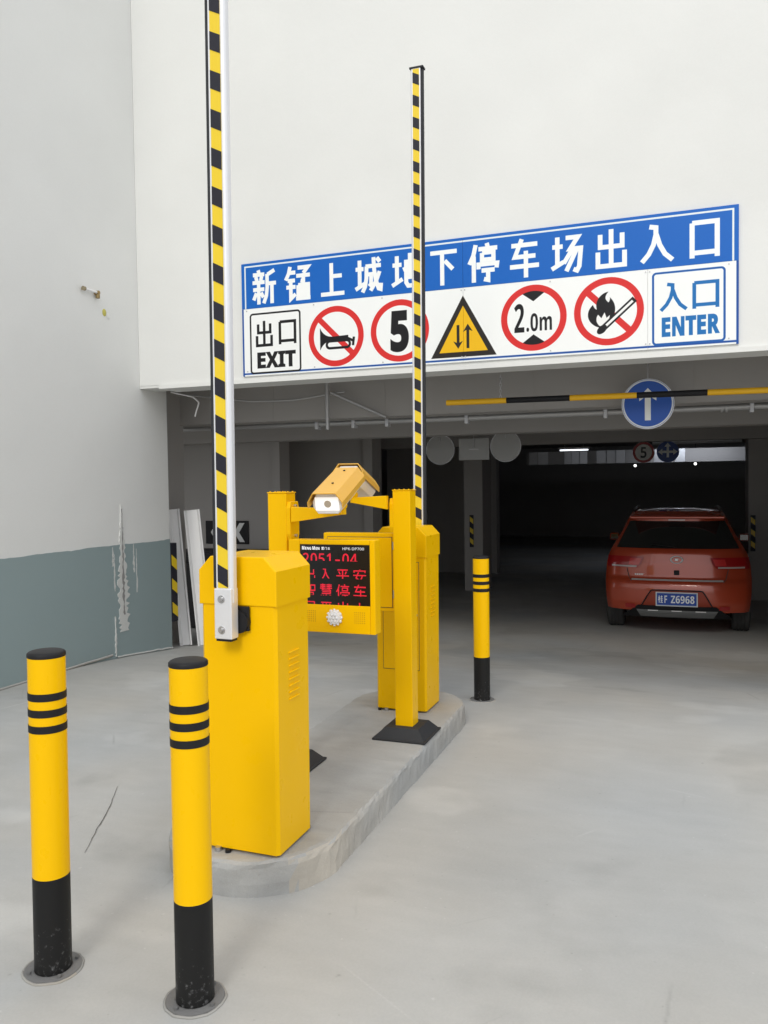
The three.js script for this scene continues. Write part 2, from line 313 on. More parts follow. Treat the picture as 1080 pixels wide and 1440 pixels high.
// ceiling services
{
  const p = thing('ceiling_pipe', 'long grey water pipe hung under the entrance beam', 'pipe');
  part(p, 'pipe_run', rod([-7.6, 2.285, -8.42], [7.5, 2.265, -8.42], 0.034, 16), M.pipe);
  for (const x of [-3.9, -3.45, -3.05, -2.15, -0.72, 0.62, 2.1]) { const h = part(p, 'hanger', box(x - 0.018, x + 0.018, 2.215, 2.34, -8.47, -8.37, 0.004), M.alu); part(h, 'rod', rod([x, 2.33, -8.42], [x, 2.78, -8.42], 0.006, 6), M.steel); }
  for (const x of [0.36, 0.40]) part(p, 'coupling', rod([x - 0.012, 2.274, -8.42], [x + 0.012, 2.274, -8.42], 0.05, 16), M.pipe);
  const c = thing('ceiling_conduit', 'thin slanting pipe with a drop leg in front of the entrance beam', 'pipe');
  part(c, 'drop_leg', rod([-3.48, 2.8, -7.75], [-3.48, 2.16, -7.75], 0.022, 10), M.pipe);
  part(c, 'slant_run', rod([-3.45, 2.55, -7.78], [-2.85, 2.27, -7.82], 0.016, 8), M.pipe);
  const k = thing('hanging_cable', 'loose pale cable dangling under the lintel by the side wall', 'cable');
  part(k, 'cable', tube([[-4.95, 2.56, -7.1], [-4.7, 2.5, -7.12], [-4.63, 2.44, -7.12], [-4.66, 2.36, -7.12], [-4.68, 2.30, -7.12]], 0.008, 6, 40), M.whitePlastic);
  const k2 = thing('ceiling_cable', 'sagging grey cable strung along the beam', 'cable');
  part(k2, 'cable', tube([[-5.3, 2.62, -7.7], [-4.4, 2.50, -7.75], [-3.9, 2.49, -7.78], [-3.3, 2.55, -7.8]], 0.012, 6, 40), M.pipe);
}
{ // height bar
  const b = thing('height_bar', 'yellow and black striped height limit bar hung across the entrance', 'barrier', [0, 2.32, -7.3]);
  let x = -2.06; for (let i = 0; i < 6; i++) { part(b, 'bar_segment', rod([x + 0.0005, 0.012 - 0.009 * (x + 2.06), 0], [x + 0.565 - 0.0005, 0.012 - 0.009 * (x + 2.625), 0], 0.026, 18), i % 2 ? M.black : M.yellowMatt); x += 0.565; }
  for (const cx of [-1.55, 1.1]) for (let k = 0; k < 8; k++) { const t = new THREE.TorusGeometry(0.014, 0.004, 6, 10); t.scale(0.7, 1.3, 1); t.rotateY(k % 2 ? Math.PI / 2 : 0); part(b, 'chain_link', at(t, cx, 0.04 + k * 0.028, 0), M.steel); }
}
function disc(name, label, cat, x, y, z, r, tex, rim, backM, top) {
  const d = thing(name, label, cat, [x, y, z]);
  const c = new THREE.CylinderGeometry(r, r, 0.008, 48); c.rotateX(Math.PI / 2); part(d, 'plate', c, backM);
  if (rim) part(d, 'rim', new THREE.TorusGeometry(r, 0.006, 8, 64), rim);
  if (tex) part(d, 'sign_face', at(new THREE.CircleGeometry(r * 0.985, 48), 0, 0, 0.007), tex);
  part(d, 'hanger_rod', rod([0, r * (tex ? 0.95 : 0.55), tex ? -0.012 : 0.008], [0, top - y, tex ? -0.012 : 0.008], 0.007, 8), M.steel);
  return d;
}
{
  let [k, c] = canvas(512, 512);
  c.fillStyle = '#1a55b4'; c.fillRect(0, 0, 512, 512); c.strokeStyle = '#e8ecee'; c.lineWidth = 14; c.beginPath(); c.arc(256, 256, 246, 0, 7); c.stroke();
  c.fillStyle = '#eef0ec'; c.fillRect(226, 130, 60, 300);
  c.beginPath(); c.moveTo(256, 90); c.lineTo(342, 184); c.lineTo(342, 226); c.lineTo(286, 186); c.lineTo(226, 186); c.lineTo(170, 226); c.lineTo(170, 184); c.fill();
  disc('hanging_sign', 'round blue hanging sign with white straight ahead arrow', 'sign', -0.286, 2.266, -7.6, 0.22, std(lin(1, 1, 1), 0.4, { map: canvasTex(k) }), M.alu, M.alu, 2.78);
  [k, c] = canvas(256, 256);
  c.fillStyle = '#b3312f'; c.fillRect(0, 0, 256, 256); c.fillStyle = '#e8e6e0'; c.beginPath(); c.arc(128, 128, 98, 0, 7); c.fill(); fitText(c, '5', 88, 62, 80, 132, 'bold SZpx sans-serif', '#151515');
  disc('speed_sign', 'small round red rimmed hanging sign reading 5', 'sign', -0.68, 2.11, -16, 0.2, std(lin(1, 1, 1), 0.4, { map: canvasTex(k) }), null, M.alu, 2.78);
  [k, c] = canvas(256, 256);
  c.fillStyle = '#1d4a9c'; c.fillRect(0, 0, 256, 256); c.fillStyle = '#eef0ec'; c.fillRect(114, 60, 28, 136); c.fillRect(60, 114, 136, 28);
  for (let i = 0; i < 4; i++) { c.save(); c.translate(128, 128); c.rotate(i * Math.PI / 2); if (i !== 2) { c.beginPath(); c.moveTo(0, -112); c.lineTo(38, -62); c.lineTo(-38, -62); c.fill(); } c.restore(); }
  disc('direction_sign', 'small round blue hanging sign with crossed white arrows', 'sign', -0.25, 2.11, -16, 0.2, std(lin(1, 1, 1), 0.4, { map: canvasTex(k) }), null, M.alu, 2.78);
  const backGrey = std(lin(0.42, 0.42, 0.41), 0.45, { metalness: 0.3 });
  disc('hanging_sign', 'grey back of a round hanging sign beside the tall boom', 'sign', -3.35, 2.075, -11.5, 0.215, null, M.alu, backGrey, 2.78);
  disc('hanging_sign', 'grey back of a round hanging sign beside the rectangular one', 'sign', -2.375, 2.10, -11.5, 0.22, null, M.alu, backGrey, 2.78);
  const r = thing('hanging_sign', 'grey back of a rectangular hanging sign between two round ones', 'sign', [-2.84, 2.07, -11.5]);
  part(r, 'plate', box(-0.225, 0.225, -0.155, 0.155, -0.004, 0.004), backGrey); part(r, 'hanger_rod', rod([0, 0.02, 0.01], [0, 0.7, 0.01], 0.007, 8), M.steel);
  part(r, 'hanger_clip', box(-0.07, 0.07, -0.006, 0.006, 0.005, 0.014), M.steel);
}
{ // sheet metal duct deep inside, with its panels
  const d = thing('air_duct', 'long shiny sheet metal air duct of many panels deep in the garage', 'duct', [0, 0, -20]);
  part(d, 'duct_core', box(-3.6, 1.62, 2.0, 2.31, -0.5, -0.012), M.concrete);
  const tones = [0.62, 0.5, 0.7, 0.56, 0.66].map((t) => std(lin(t, t, t * 1.01), 0.5, { metalness: 0.55 }));
  for (let x = -3.55, i = 0; x < 1.5; i++) { const w = 0.16 + 0.1 * rnd(); const p = part(d, 'duct_panel', box(0.006, w - 0.006, 2.0, 2.31, -0.008, 0.004, 0.003), tones[Math.floor(rnd() * 5)]); p.position.x = x; p.rotation.x = (rnd() - 0.5) * 0.1; x += w; }
}
function tubeLamp(label, x0, x1, y, z, power, shade) {
  const t = thing('tube_light', label, 'lamp', [(x0 + x1) / 2, y, z]); const w = x1 - x0;
  part(t, 'fixture', box(-w / 2 - 0.03, w / 2 + 0.03, 0.02, 0.06, -0.03, 0.03), M.whitePlastic);
  if (shade) part(t, 'reflector', box(-w / 2 - 0.03, w / 2 + 0.03, -0.035, 0.0195, 0.02, 0.026), M.pipe);
  part(t, 'lamp_tube', at(new THREE.CylinderGeometry(0.014, 0.014, w, 12).rotateZ(Math.PI / 2), 0, 0, 0), std(lin(0.9, 0.92, 1), 0.4, { emissive: lin(0.9, 0.95, 1), emissiveIntensity: 1.6 }));
  part(t, 'hanger_rod', rod([-w / 3, 0.06, 0], [-w / 3, 2.79 - y, 0], 0.005, 6), M.steel); part(t, 'hanger_rod', rod([w / 3, 0.06, 0], [w / 3, 2.79 - y, 0], 0.005, 6), M.steel);
  const l = new THREE.RectAreaLight(0xe8f0ff, power, w, 0.03); l.position.set(0, -0.014, -0.014); l.rotation.x = -Math.PI / 5; t.add(l);
}
tubeLamp('bright tube lamp hung in front of the sheet metal duct', -2.5, -1.9, 2.26, -17.9, 18);
tubeLamp('shaded tube lamp hung close to the right end of the sheet metal duct', -0.6, 1.2, 2.42, -19.3, 42, true);
for (const [x, y, lab] of [[-1.30, 2.02, 'tiny white lamp left of its twin in the dark end of the garage'], [0.36, 2.04, 'tiny white lamp behind the red car roof in the dark end']]) {
  const s = thing('spot_lamp', lab, 'lamp', [x, y, -25]); part(s, 'bulb', new THREE.SphereGeometry(0.04, 12, 8), std(lin(1, 1, 1), 0.4, { emissive: lin(1, 1, 0.95), emissiveIntensity: 2 })); part(s, 'cable', rod([0, 0.03, 0], [0, 2.79 - y, 0], 0.005, 6), M.black);
}

// ---------------------------------------------------------------- entrance sign board
{
  const W = 4.27, H = 1.045, PX = 480, cw = 2048, chh = Math.round(H * PX);
  const [k, c] = canvas(cw, chh); c.scale(cw / W, chh / H);
  c.fillStyle = '#f4f6f5'; c.fillRect(0, 0, W, H);
  c.fillStyle = '#1263bd'; c.fillRect(0, 0, W, 0.42);
  c.fillStyle = '#1c4f9e'; c.fillRect(0, 0.42, 0.018, H); c.fillRect(W - 0.018, 0.42, 0.018, H); c.fillRect(0, H - 0.03, W, 0.016);
  c.strokeStyle = '#e9eeee'; c.lineWidth = 0.014; c.beginPath(); c.moveTo(0.04, 0.42); c.lineTo(0.04, 0.032); c.lineTo(W - 0.04, 0.032); c.lineTo(W - 0.04, 0.42); c.stroke();
  '新锰上城地下停车场出入口'.split('').forEach((ch, i) => glyph(c, ch, 0.112 + i * 0.3445, 0.066, 0.255, 0.325, 0.037, '#f6f8f7'));
  const frame = (x, y, w, h, col) => { c.strokeStyle = col; c.lineWidth = 0.016; c.beginPath(); c.roundRect(x, y, w, h, 0.025); c.stroke(); };
  frame(0.088, 0.475, 0.51, 0.545, '#1b1b1d'); glyph(c, '出', 0.135, 0.535, 0.19, 0.255, 0.026, '#1b1b1d'); glyph(c, '口', 0.36, 0.535, 0.22, 0.25, 0.026, '#1b1b1d');
  fitText(c, 'EXIT', 0.14, 0.835, 0.41, 0.14, 'bold SZpx sans-serif', '#1b1b1d', 5);
  frame(3.655, 0.46, 0.515, 0.55, '#1b5aa8'); glyph(c, '入', 3.70, 0.53, 0.21, 0.24, 0.027, '#1d6fb4'); glyph(c, '口', 3.92, 0.53, 0.235, 0.24, 0.027, '#1d6fb4');
  fitText(c, 'ENTER', 3.71, 0.81, 0.42, 0.14, 'bold SZpx sans-serif', '#1d6fb4', 6);
  const ring = (x, y, bar) => { c.strokeStyle = '#d8302f'; c.lineWidth = 0.052; c.beginPath(); c.arc(x, y, 0.243, 0, 7); c.stroke(); if (bar) { c.lineWidth = 0.05; c.beginPath(); c.moveTo(x - 0.17, y - 0.17); c.lineTo(x + 0.17, y + 0.17); c.stroke(); } };
  c.fillStyle = '#f6f6f4';
  ring(0.953, 0.738, true); // horn
  { const x = 0.953, y = 0.745; c.fillStyle = '#17171a'; c.strokeStyle = '#17171a'; c.beginPath(); c.moveTo(x - 0.155, y - 0.09); c.lineTo(x - 0.155, y + 0.11); c.quadraticCurveTo(x - 0.12, y + 0.035, x - 0.04, y + 0.025); c.lineTo(x + 0.12, y + 0.03); c.lineTo(x + 0.12, y - 0.01); c.lineTo(x - 0.04, y - 0.005); c.quadraticCurveTo(x - 0.12, y - 0.01, x - 0.155, y - 0.09); c.fill();
    c.lineWidth = 0.022; c.beginPath(); c.roundRect(x - 0.09, y + 0.035, 0.225, 0.062, 0.03); c.stroke(); c.beginPath(); c.moveTo(x + 0.1, y + 0.01); c.lineTo(x + 0.17, y + 0.045); c.stroke(); c.beginPath(); c.moveTo(x + 0.175, y + 0.01); c.lineTo(x + 0.165, y + 0.085); c.stroke(); }
  ring(1.558, 0.735); fitText(c, '5', 1.47, 0.575, 0.175, 0.325, 'bold SZpx sans-serif', '#17171a', 7);
  { const x = 2.128; const tri = (a, col) => { c.fillStyle = col; c.beginPath(); c.moveTo(x, 0.485 + a * 2.0); c.lineTo(x + 0.285 - a * 1.75, 1.0 - a); c.lineTo(x - 0.285 + a * 1.75, 1.0 - a); c.fill(); };
    tri(0, '#2a2623'); tri(0.042, '#f2bd16'); c.fillStyle = '#2a2623';
    const arr = (ax, y0, y1) => { const s = Math.sign(y1 - y0); c.fillRect(ax - 0.012, Math.min(y0, y1), 0.024, Math.abs(y1 - y0)); c.beginPath(); c.moveTo(ax, y1 + s * 0.03); c.lineTo(ax - 0.042, y1 - s * 0.035); c.lineTo(ax, y1 - s * 0.015); c.lineTo(ax + 0.042, y1 - s * 0.035); c.fill(); };
    arr(x - 0.045, 0.73, 0.9); arr(x + 0.04, 0.93, 0.755); }
  ring(2.722, 0.722); { const x = 2.722, y = 0.722; c.fillStyle = '#17171a'; for (const s of [-1, 1]) { c.beginPath(); c.arc(x, y, 0.219, s < 0 ? -Math.PI / 2 - 0.42 : Math.PI / 2 - 0.42, s < 0 ? -Math.PI / 2 + 0.42 : Math.PI / 2 + 0.42); c.lineTo(x, y + s * 0.135); c.fill(); }
    fitText(c, '2', x - 0.165, 0.60, 0.095, 0.235, 'bold SZpx sans-serif', '#17171a'); fitText(c, '.0m', x - 0.065, 0.685, 0.225, 0.145, 'bold SZpx sans-serif', '#17171a'); }
  ring(3.318, 0.72, true); { const x = 3.318, y = 0.72; // match and flame
    c.save(); c.translate(x - 0.02, y + 0.02); c.fillStyle = '#17171a'; c.beginPath(); c.moveTo(-0.06, 0.1); c.bezierCurveTo(-0.14, 0.07, -0.17, -0.02, -0.10, -0.08); c.bezierCurveTo(-0.09, -0.05, -0.08, -0.045, -0.07, -0.04); c.bezierCurveTo(-0.09, -0.12, -0.03, -0.17, 0.02, -0.175); c.bezierCurveTo(-0.02, -0.13, 0.0, -0.11, 0.02, -0.09); c.bezierCurveTo(0.03, -0.1, 0.035, -0.115, 0.03, -0.13); c.bezierCurveTo(0.09, -0.07, 0.08, 0.01, 0.03, 0.06); c.lineTo(-0.02, 0.12); c.closePath(); c.fill();
    c.fillStyle = '#f1f2f0'; c.beginPath(); c.moveTo(-0.05, 0.09); c.bezierCurveTo(-0.09, 0.05, -0.07, 0.01, -0.06, 0.0); c.lineTo(-0.035, 0.03); c.lineTo(-0.01, -0.015); c.lineTo(0.005, 0.03); c.lineTo(0.03, 0.01); c.bezierCurveTo(0.03, 0.05, 0.0, 0.07, -0.02, 0.1); c.closePath(); c.fill();
    c.restore(); c.save(); c.translate(x - 0.04, y + 0.13); c.rotate(-0.72); c.fillStyle = '#17171a'; c.fillRect(-0.01, -0.024, 0.33, 0.048); c.fillStyle = '#f1f2f0'; c.fillRect(0.02, -0.010, 0.28, 0.02); c.fillStyle = '#17171a'; c.beginPath(); c.ellipse(-0.015, 0, 0.045, 0.028, 0, 0, 7); c.fill(); c.restore(); }
  const tex = canvasTex(k); const face = new THREE.MeshPhysicalMaterial({ map: tex, roughness: 0.34, bumpMap: plasterTex, bumpScale: 0.0006, specularIntensity: 0.55 });
  const b = thing('entrance_sign', 'long blue and white car park sign board above the garage entrance', 'sign', [-3.8664, 2.608, -6.717]);
  const panel = (name, x0, x1, ya, yb) => {                          // ya, yb measured down from the top
    const g = box(x0 + 0.001, x1 - 0.001, H - yb + 0.001, H - ya - 0.001, 0, 0.016), p = g.attributes.position, uv = g.attributes.uv;
    for (let i = 0; i < p.count; i++) uv.setXY(i, p.getX(i) / W, p.getY(i) / H);
    return part(b, name, g, face);
  };
  panel('header_panel', 0, 2.13, 0, 0.42); panel('header_panel', 2.13, W, 0, 0.42);
  for (const [x0, x1] of [[0, 2.13], [2.13, 3.615], [3.615, W]]) panel('symbol_panel', x0, x1, 0.42, H);
  const sc = new THREE.CylinderGeometry(0.006, 0.006, 0.004, 10); sc.rotateX(Math.PI / 2);
  for (const x of [0.05, 0.74, 1.40, 2.115, 2.145, 2.86, 3.60, 3.63, 4.20]) for (const y of [0.44, 1.0]) { const s = part(b, 'screw', sc, M.steel); s.position.set(x, H - y, 0.018); }
}

// ---------------------------------------------------------------- small wall fixture high on the side wall
{
  const s = thing('pipe_stub', 'short brass pipe stub high on the side wall', 'pipe', [LX, 3.37, -5.98]);
  part(s, 'pipe', rod([0.03, 0, 0.05], [0.03, 0, -0.12], 0.012, 10), M.whitePlastic); part(s, 'elbow', rod([0.0, 0, -0.12], [0.045, 0, -0.12], 0.018, 10), std(lin(0.35, 0.24, 0.1), 0.4, { metalness: 0.7 })); part(s, 'end_cap', rod([0.03, 0, 0.05], [0.03, 0, 0.075], 0.02, 10), std(lin(0.35, 0.3, 0.2), 0.4, { metalness: 0.7 }));
  part(s, 'valve', rod([0.03, -0.015, -0.12], [0.03, -0.05, -0.12], 0.02, 10), std(lin(0.3, 0.22, 0.1), 0.5, { metalness: 0.6 }));
  const t = thing('wall_tag', 'small yellow dab of filler below the pipe stub', 'filler', [LX, 3.215, -6.22]);
  const g = new THREE.SphereGeometry(0.035, 10, 8); g.scale(0.25, 1, 0.8); part(t, 'dab', g, std(lin(0.55, 0.5, 0.12), 0.8)); const g2 = new THREE.SphereGeometry(0.03, 10, 8); g2.scale(0.2, 0.8, 1); part(t, 'dab', at(g2, 0, -0.03, -0.05), M.white);
}

// ---------------------------------------------------------------- kerbed island
const IY = 0.14;
{
  const x0 = -2.08, x1 = -1.33, z0 = -5.38, z1 = -2.655, r = 0.355, pts = [];
  for (const [cx, cz, a0] of [[x1 - r, z1 - r, 0], [x0 + r, z1 - r, 1], [x0 + r, z0 + r, 2], [x1 - r, z0 + r, 3]]) for (let i = 0; i <= 14; i++) { const a = (a0 + i / 14) * Math.PI / 2; pts.push([cx + r * Math.cos(a), cz + r * Math.sin(a)]); }
  // subdivide straight sides, wobble the edge, then side rings
  const dense = []; pts.forEach((p, i) => { const q = pts[(i + 1) % pts.length], n = Math.max(1, Math.round(Math.hypot(q[0] - p[0], q[1] - p[1]) / 0.03)); for (let j = 0; j < n; j++) dense.push([p[0] + (q[0] - p[0]) * j / n, p[1] + (q[1] - p[1]) * j / n]); });
  const cx = (x0 + x1) / 2, n = dense.length, rings = [[0, -0.06], [0, 0.05], [0, IY - 0.03], [-0.003, IY - 0.012], [-0.012, IY - 0.002], [-0.03, IY]];
  const pos = [], idx = [];
  rings.forEach(([o, y], k) => dense.forEach(([x, z]) => { const cz = Math.max(z0 + r, Math.min(z1 - r, z)), ccx = Math.abs(z - cz) > 1e-6 || true ? Math.max(x0 + r, Math.min(x1 - r, x)) : cx; const dx = x - ccx, dz = z - cz, L = Math.hypot(dx, dz) || 1; const wob = 0.009 * noise.noise(x * 9, y * 20, z * 9) + 0.006 * noise.noise(x * 34, y * 60, z * 34); const wy = k === 3 || k === 4 ? 0.006 * noise.noise(x * 18, 3, z * 18) : 0; pos.push(x + dx / L * (o + wob), y + wy, z + dz / L * (o + wob)); }));
  const side = [];
  for (let k = 0; k + 1 < rings.length; k++) for (let i = 0; i < n; i++) { const a = k * n + i, b = k * n + (i + 1) % n, c = a + n, d = b + n; (k < 3 ? side : idx).push(a, c, b, b, c, d); }
  const base = (rings.length - 1) * n, mid = pos.length / 3; pos.push(cx, IY, (z0 + z1) / 2);
  for (let i = 0; i < n; i++) idx.push(base + i, mid, base + (i + 1) % n);
  const mk = (I) => { const g = new THREE.BufferGeometry(); g.setAttribute('position', new THREE.Float32BufferAttribute(pos, 3)); g.setIndex(I); return g; };
  const t = thing('kerb_island', 'raised concrete island with rounded ends under the barrier cabinets', 'island');
  part(t, 'island_top', boxUV(mk(idx)), M.kerb); part(t, 'kerb_face', boxUV(mk(side)), M.kerb);
}

// ---------------------------------------------------------------- boom barrier gates
function makeGate() {
  const g = thing('boom_barrier', 'yellow boom barrier cabinet with its striped boom raised, nearest the bollard pair', 'barrier', [-1.628, IY, -2.88], 0, 'boom barriers on the island');
  const W = 0.166, D = 0.145;
  const plan = [[-W + 0.012, -D], [W - 0.012, -D], [W, -D + 0.012], [W, D - 0.012], [W - 0.012, D], [-W + 0.012, D], [-W, D - 0.012], [-W, -D + 0.012]];
  const body = poly(plan, 0.995); body.rotateX(-Math.PI / 2); part(g, 'cabinet', at(body, 0, 0.012, 0), M.yellow);
  const cw = W + 0.001, cap = poly([[-cw, 0], [cw, 0], [cw, 0.13], [cw - 0.05, 0.182], [-cw + 0.05, 0.182], [-cw, 0.13]], 2 * D + 0.004, 0.004);
  part(g, 'cap', at(cap, 0, 0.985, -D - 0.002), M.yellow);
  // door on the rear face, with a recessed line round it
  const door = part(g, 'door', box(-0.118, 0.118, 0.27, 0.95, -D - 0.005, -D + 0.002, 0.003), M.yellow);
  part(door, 'door_gap', box(-0.121, 0.121, 0.267, 0.953, -D - 0.0012, -D + 0.001), M.groove);
  part(door, 'lock', rod([-0.1, 0.62, -D - 0.012], [-0.1, 0.62, -D], 0.012, 12), M.steel);
  // louvres on both sides
  for (const s of [1, -1]) for (let i = 0; i < 8; i++) { const l = part(g, 'louvre', new RoundedBoxGeometry(0.008, 0.007, 0.085, 2, 0.003), M.yellow); l.position.set(s * (W + 0.002), 0.60 + i * 0.0265, 0.0 + 0.0); l.rotation.z = s * 0.5; }
  for (const [x, z] of [[-0.1, D + 0.008], [0.1, -D - 0.008]]) { const b = part(g, 'anchor_bolt', rod([x, 0.0, z], [x, 0.016, z], 0.014, 6), M.steel); part(b, 'washer', rod([x + 0.045, 0, z], [x + 0.045, 0.012, z], 0.012, 8), M.black); }
  // hub and clamp
  const ax = -0.018, az = 0.20;
  part(g, 'hub', rod([ax + 0.03, 0.92, D - 0.01], [ax + 0.03, 0.92, az - 0.03], 0.045, 20), M.black);
  part(g, 'hub_plate', box(ax + 0.0, ax + 0.075, 0.885, 0.98, D + 0.004, D + 0.018, 0.004), M.black);
  const clamp = part(g, 'clamp', box(ax - 0.037, ax + 0.038, 0.862, 1.055, az - 0.024, az + 0.0265, 0.004), M.alu);
  for (const y of [0.897, 1.015]) { const bo = part(clamp, 'bolt', rod([ax - 0.005, y, az + 0.026], [ax - 0.005, y, az + 0.037], 0.009, 6), M.steel); part(bo, 'washer', rod([ax - 0.005, y, az + 0.026], [ax - 0.005, y, az + 0.0295], 0.015, 16), M.steel); }
  part(clamp, 'end_plug', box(ax - 0.032, ax + 0.034, 0.853, 0.863, az - 0.02, az + 0.022), M.black);
  // boom
  const y0 = 1.0, y1 = 4.155;
  const sh = new THREE.Shape(); const hw = 0.035, hd = 0.021, rr = 0.014;
  sh.moveTo(-hw, -hd); sh.lineTo(hw - rr, -hd); sh.absarc(hw - rr, -hd + rr, rr, -Math.PI / 2, 0); sh.lineTo(hw, hd - rr); sh.absarc(hw - rr, hd - rr, rr, 0, Math.PI / 2); sh.lineTo(-hw, hd); sh.closePath();
  const bm = new THREE.ExtrudeGeometry(sh, { depth: y1 - y0, bevelEnabled: false, curveSegments: 6 }); bm.rotateX(-Math.PI / 2);
  const boom = part(g, 'boom', at(bm, ax + 0.006, y0, az), M.alu);
  part(boom, 'rubber_edge', box(ax - 0.0435, ax - 0.0295, 1.056, y1, az - 0.012, az + 0.02, 0.004), M.rubber);
  part(boom, 'end_cap', box(ax - 0.05, ax + 0.046, y1, y1 + 0.012, az - 0.026, az + 0.028, 0.003), M.rubber);
  const tx0 = ax - 0.021, tx1 = ax + 0.023;
  for (const s of [1, -1]) {
    part(boom, 'tape', box(tx0, tx1, 1.058, y1 - 0.004, s > 0 ? az + hd + 0.0002 : az - hd - 0.0016, s > 0 ? az + hd + 0.0016 : az - hd - 0.0002), M.tapeYellow);
    const h = 0.067, sl = 0.022, gg = s > 0 ? poly([[tx0, sl], [tx1, 0], [tx1, h], [tx0, h + sl]], 0.0014) : poly([[tx0, 0], [tx1, sl], [tx1, h + sl], [tx0, h]], 0.0014);
    for (let y = 1.06; y < y1 - 0.1; y += 0.142) { const p = part(boom, 'stripe', gg, M.tapeBlack); p.position.set(0, y, s > 0 ? az + hd + 0.0018 : az - hd - 0.0033); }
  }
  return g;
}
const gate = makeGate();
const gate2 = dup(gate, [-1.672, IY, -4.945], Math.PI, 'yellow boom barrier cabinet with a door, boom raised behind it, beside the camera post');

// ---------------------------------------------------------------- posts, displays, cameras
function makePost(x, z, label, side) {
  const p = thing('camera_post', label, 'post', [x, IY, z], 0, 'yellow camera posts on the island');
  part(p, 'shaft', box(-0.052, 0.052, 0.03, 1.405, -0.052, 0.052, 0.004), M.yellow);
  part(p, 'top_plate', box(-0.055, 0.055, 1.4055, 1.411, -0.055, 0.055, 0.002), M.yellow);
  const bg = new RoundedBoxGeometry(0.007, 0.005, 0.01, 1, 0.002);
  for (let i = 0; i < 4; i++) for (const s of [-1, 1]) { const b = part(p, 'screw', bg, M.yellow); b.position.set(-0.042 + i * 0.028, 1.4125, s * 0.042); }
  const lo = 0.155, hi = 0.1, v = []; // pyramid cover of the foot
  const fr = new THREE.CylinderGeometry(hi * Math.SQRT2, lo * Math.SQRT2, 0.062, 4, 1); fr.rotateY(Math.PI / 4); const fg = fr.toNonIndexed(); fg.computeVertexNormals();
  part(p, 'foot_cover', at(boxUV(fg), 0, 0.033, 0), M.rubber);
  part(p, 'foot_rim', box(-0.158, 0.158, 0.0005, 0.012, -0.158, 0.158, 0.004), M.rubber);
  // side flange for the camera arm
  const fl = poly([[-0.05, 1.17], [0.05, 1.17], [0.065, 1.2], [0.065, 1.33], [0.05, 1.36], [-0.05, 1.36], [-0.065, 1.33], [-0.065, 1.2]].map(([a, b]) => [a * 0.75, b]), 0.016, 0.003); fl.rotateY(side * Math.PI / 2);
  const f = part(p, 'arm_flange', at(fl, side * 0.054, 0, 0), M.yellow);
  for (const yy of [1.19, 1.34]) part(f, 'bolt', rod([side * 0.072, yy, 0], [side * 0.084, yy, 0], 0.009, 6), M.steel);
  return p;
}
makePost(-1.915, -3.68, 'slim yellow camera post carrying the red LED display', 1);
makePost(-1.489, -4.365, 'tall yellow camera post with its black foot in full view', -1);

function makeCamera(label, pos, turn, tilt, armSide, armLen) {
  const c = thing('parking_camera', label, 'camera', pos, turn, 'number plate cameras on the posts');
  const tiltG = (g) => { g.rotateX(tilt); return g; };
  // housing: hexagon section along z, sun shield over it. local +z is the lens end
  const sec = (s, o = 0) => [[-0.052 * s, -0.052 * s + o], [0.052 * s, -0.052 * s + o], [0.074 * s, -0.018 * s + o], [0.074 * s, 0.012 * s + o], [0.05 * s, 0.05 * s + o], [-0.05 * s, 0.05 * s + o], [-0.074 * s, 0.012 * s + o], [-0.074 * s, -0.018 * s + o]];
  const hs = part(c, 'housing', tiltG(at(poly(sec(0.93), 0.33, 0.004), 0, 0, -0.16)), M.whitePlastic, 'white camera body under the yellow hood');
  part(hs, 'front_bezel', tiltG(at(poly(sec(0.9), 0.012, 0.004), 0, 0, 0.178)), M.whitePlastic);
  const ln = new THREE.CylinderGeometry(0.017, 0.017, 0.012, 24); ln.rotateX(Math.PI / 2); part(hs, 'lens', tiltG(at(ln, 0.004, 0.0, 0.1935)), std(lin(0.5, 0.44, 0.36), 0.3));
  const lit = std(lin(0.85, 0.86, 0.88), 0.25, { emissive: lin(1, 0.98, 0.94), emissiveIntensity: 0.45 });  // emission stands in for the bright reflection off the white front
  part(hs, 'glow_plate', tiltG(box(-0.058, 0.058, -0.034, 0.032, 0.1925, 0.196, 0.002)), lit, 'white front plate with added glow round the lens');
  const o = 0.086, shield = poly([[-o, -0.01], [-o, 0.018], [-0.057, 0.062], [0.057, 0.062], [o, 0.018], [o, -0.01], [o - 0.004, -0.01], [o - 0.004, 0.016], [0.055, 0.058], [-0.055, 0.058], [-o + 0.004, 0.016], [-o + 0.004, -0.01]], 0.40);
  const hd = part(c, 'sun_shield', tiltG(at(shield, 0, 0, -0.175)), M.housing, 'tan yellow folded metal hood');
  for (const zz of [-0.12, 0.08]) part(hd, 'screw', tiltG(rod([0, 0.06, zz], [0, 0.066, zz], 0.006, 8)), M.black);
  // bracket below: ball joint, then arm back to the post
  part(c, 'ball_joint', at(new THREE.SphereGeometry(0.026, 16, 12), 0, -0.075, -0.05), M.yellow);
  part(c, 'joint_collar', rod([0, -0.12, -0.05], [0, -0.055, -0.05], 0.02, 16), M.yellow);
  const s = armSide, arm = poly([[0, -0.118], [s * armLen, -0.155], [s * armLen, -0.085], [0, -0.092]], 0.044, 0.003);
  part(c, 'arm', at(arm, 0, 0, -0.072), M.yellow);
  return c;
}
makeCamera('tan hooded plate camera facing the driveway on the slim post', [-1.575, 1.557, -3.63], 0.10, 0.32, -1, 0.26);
makeCamera('tan hooded plate camera turned into the garage, its white rear showing', [-1.765, 1.60, -4.315], Math.PI + 0.12, 0.24, -1, 0.195);

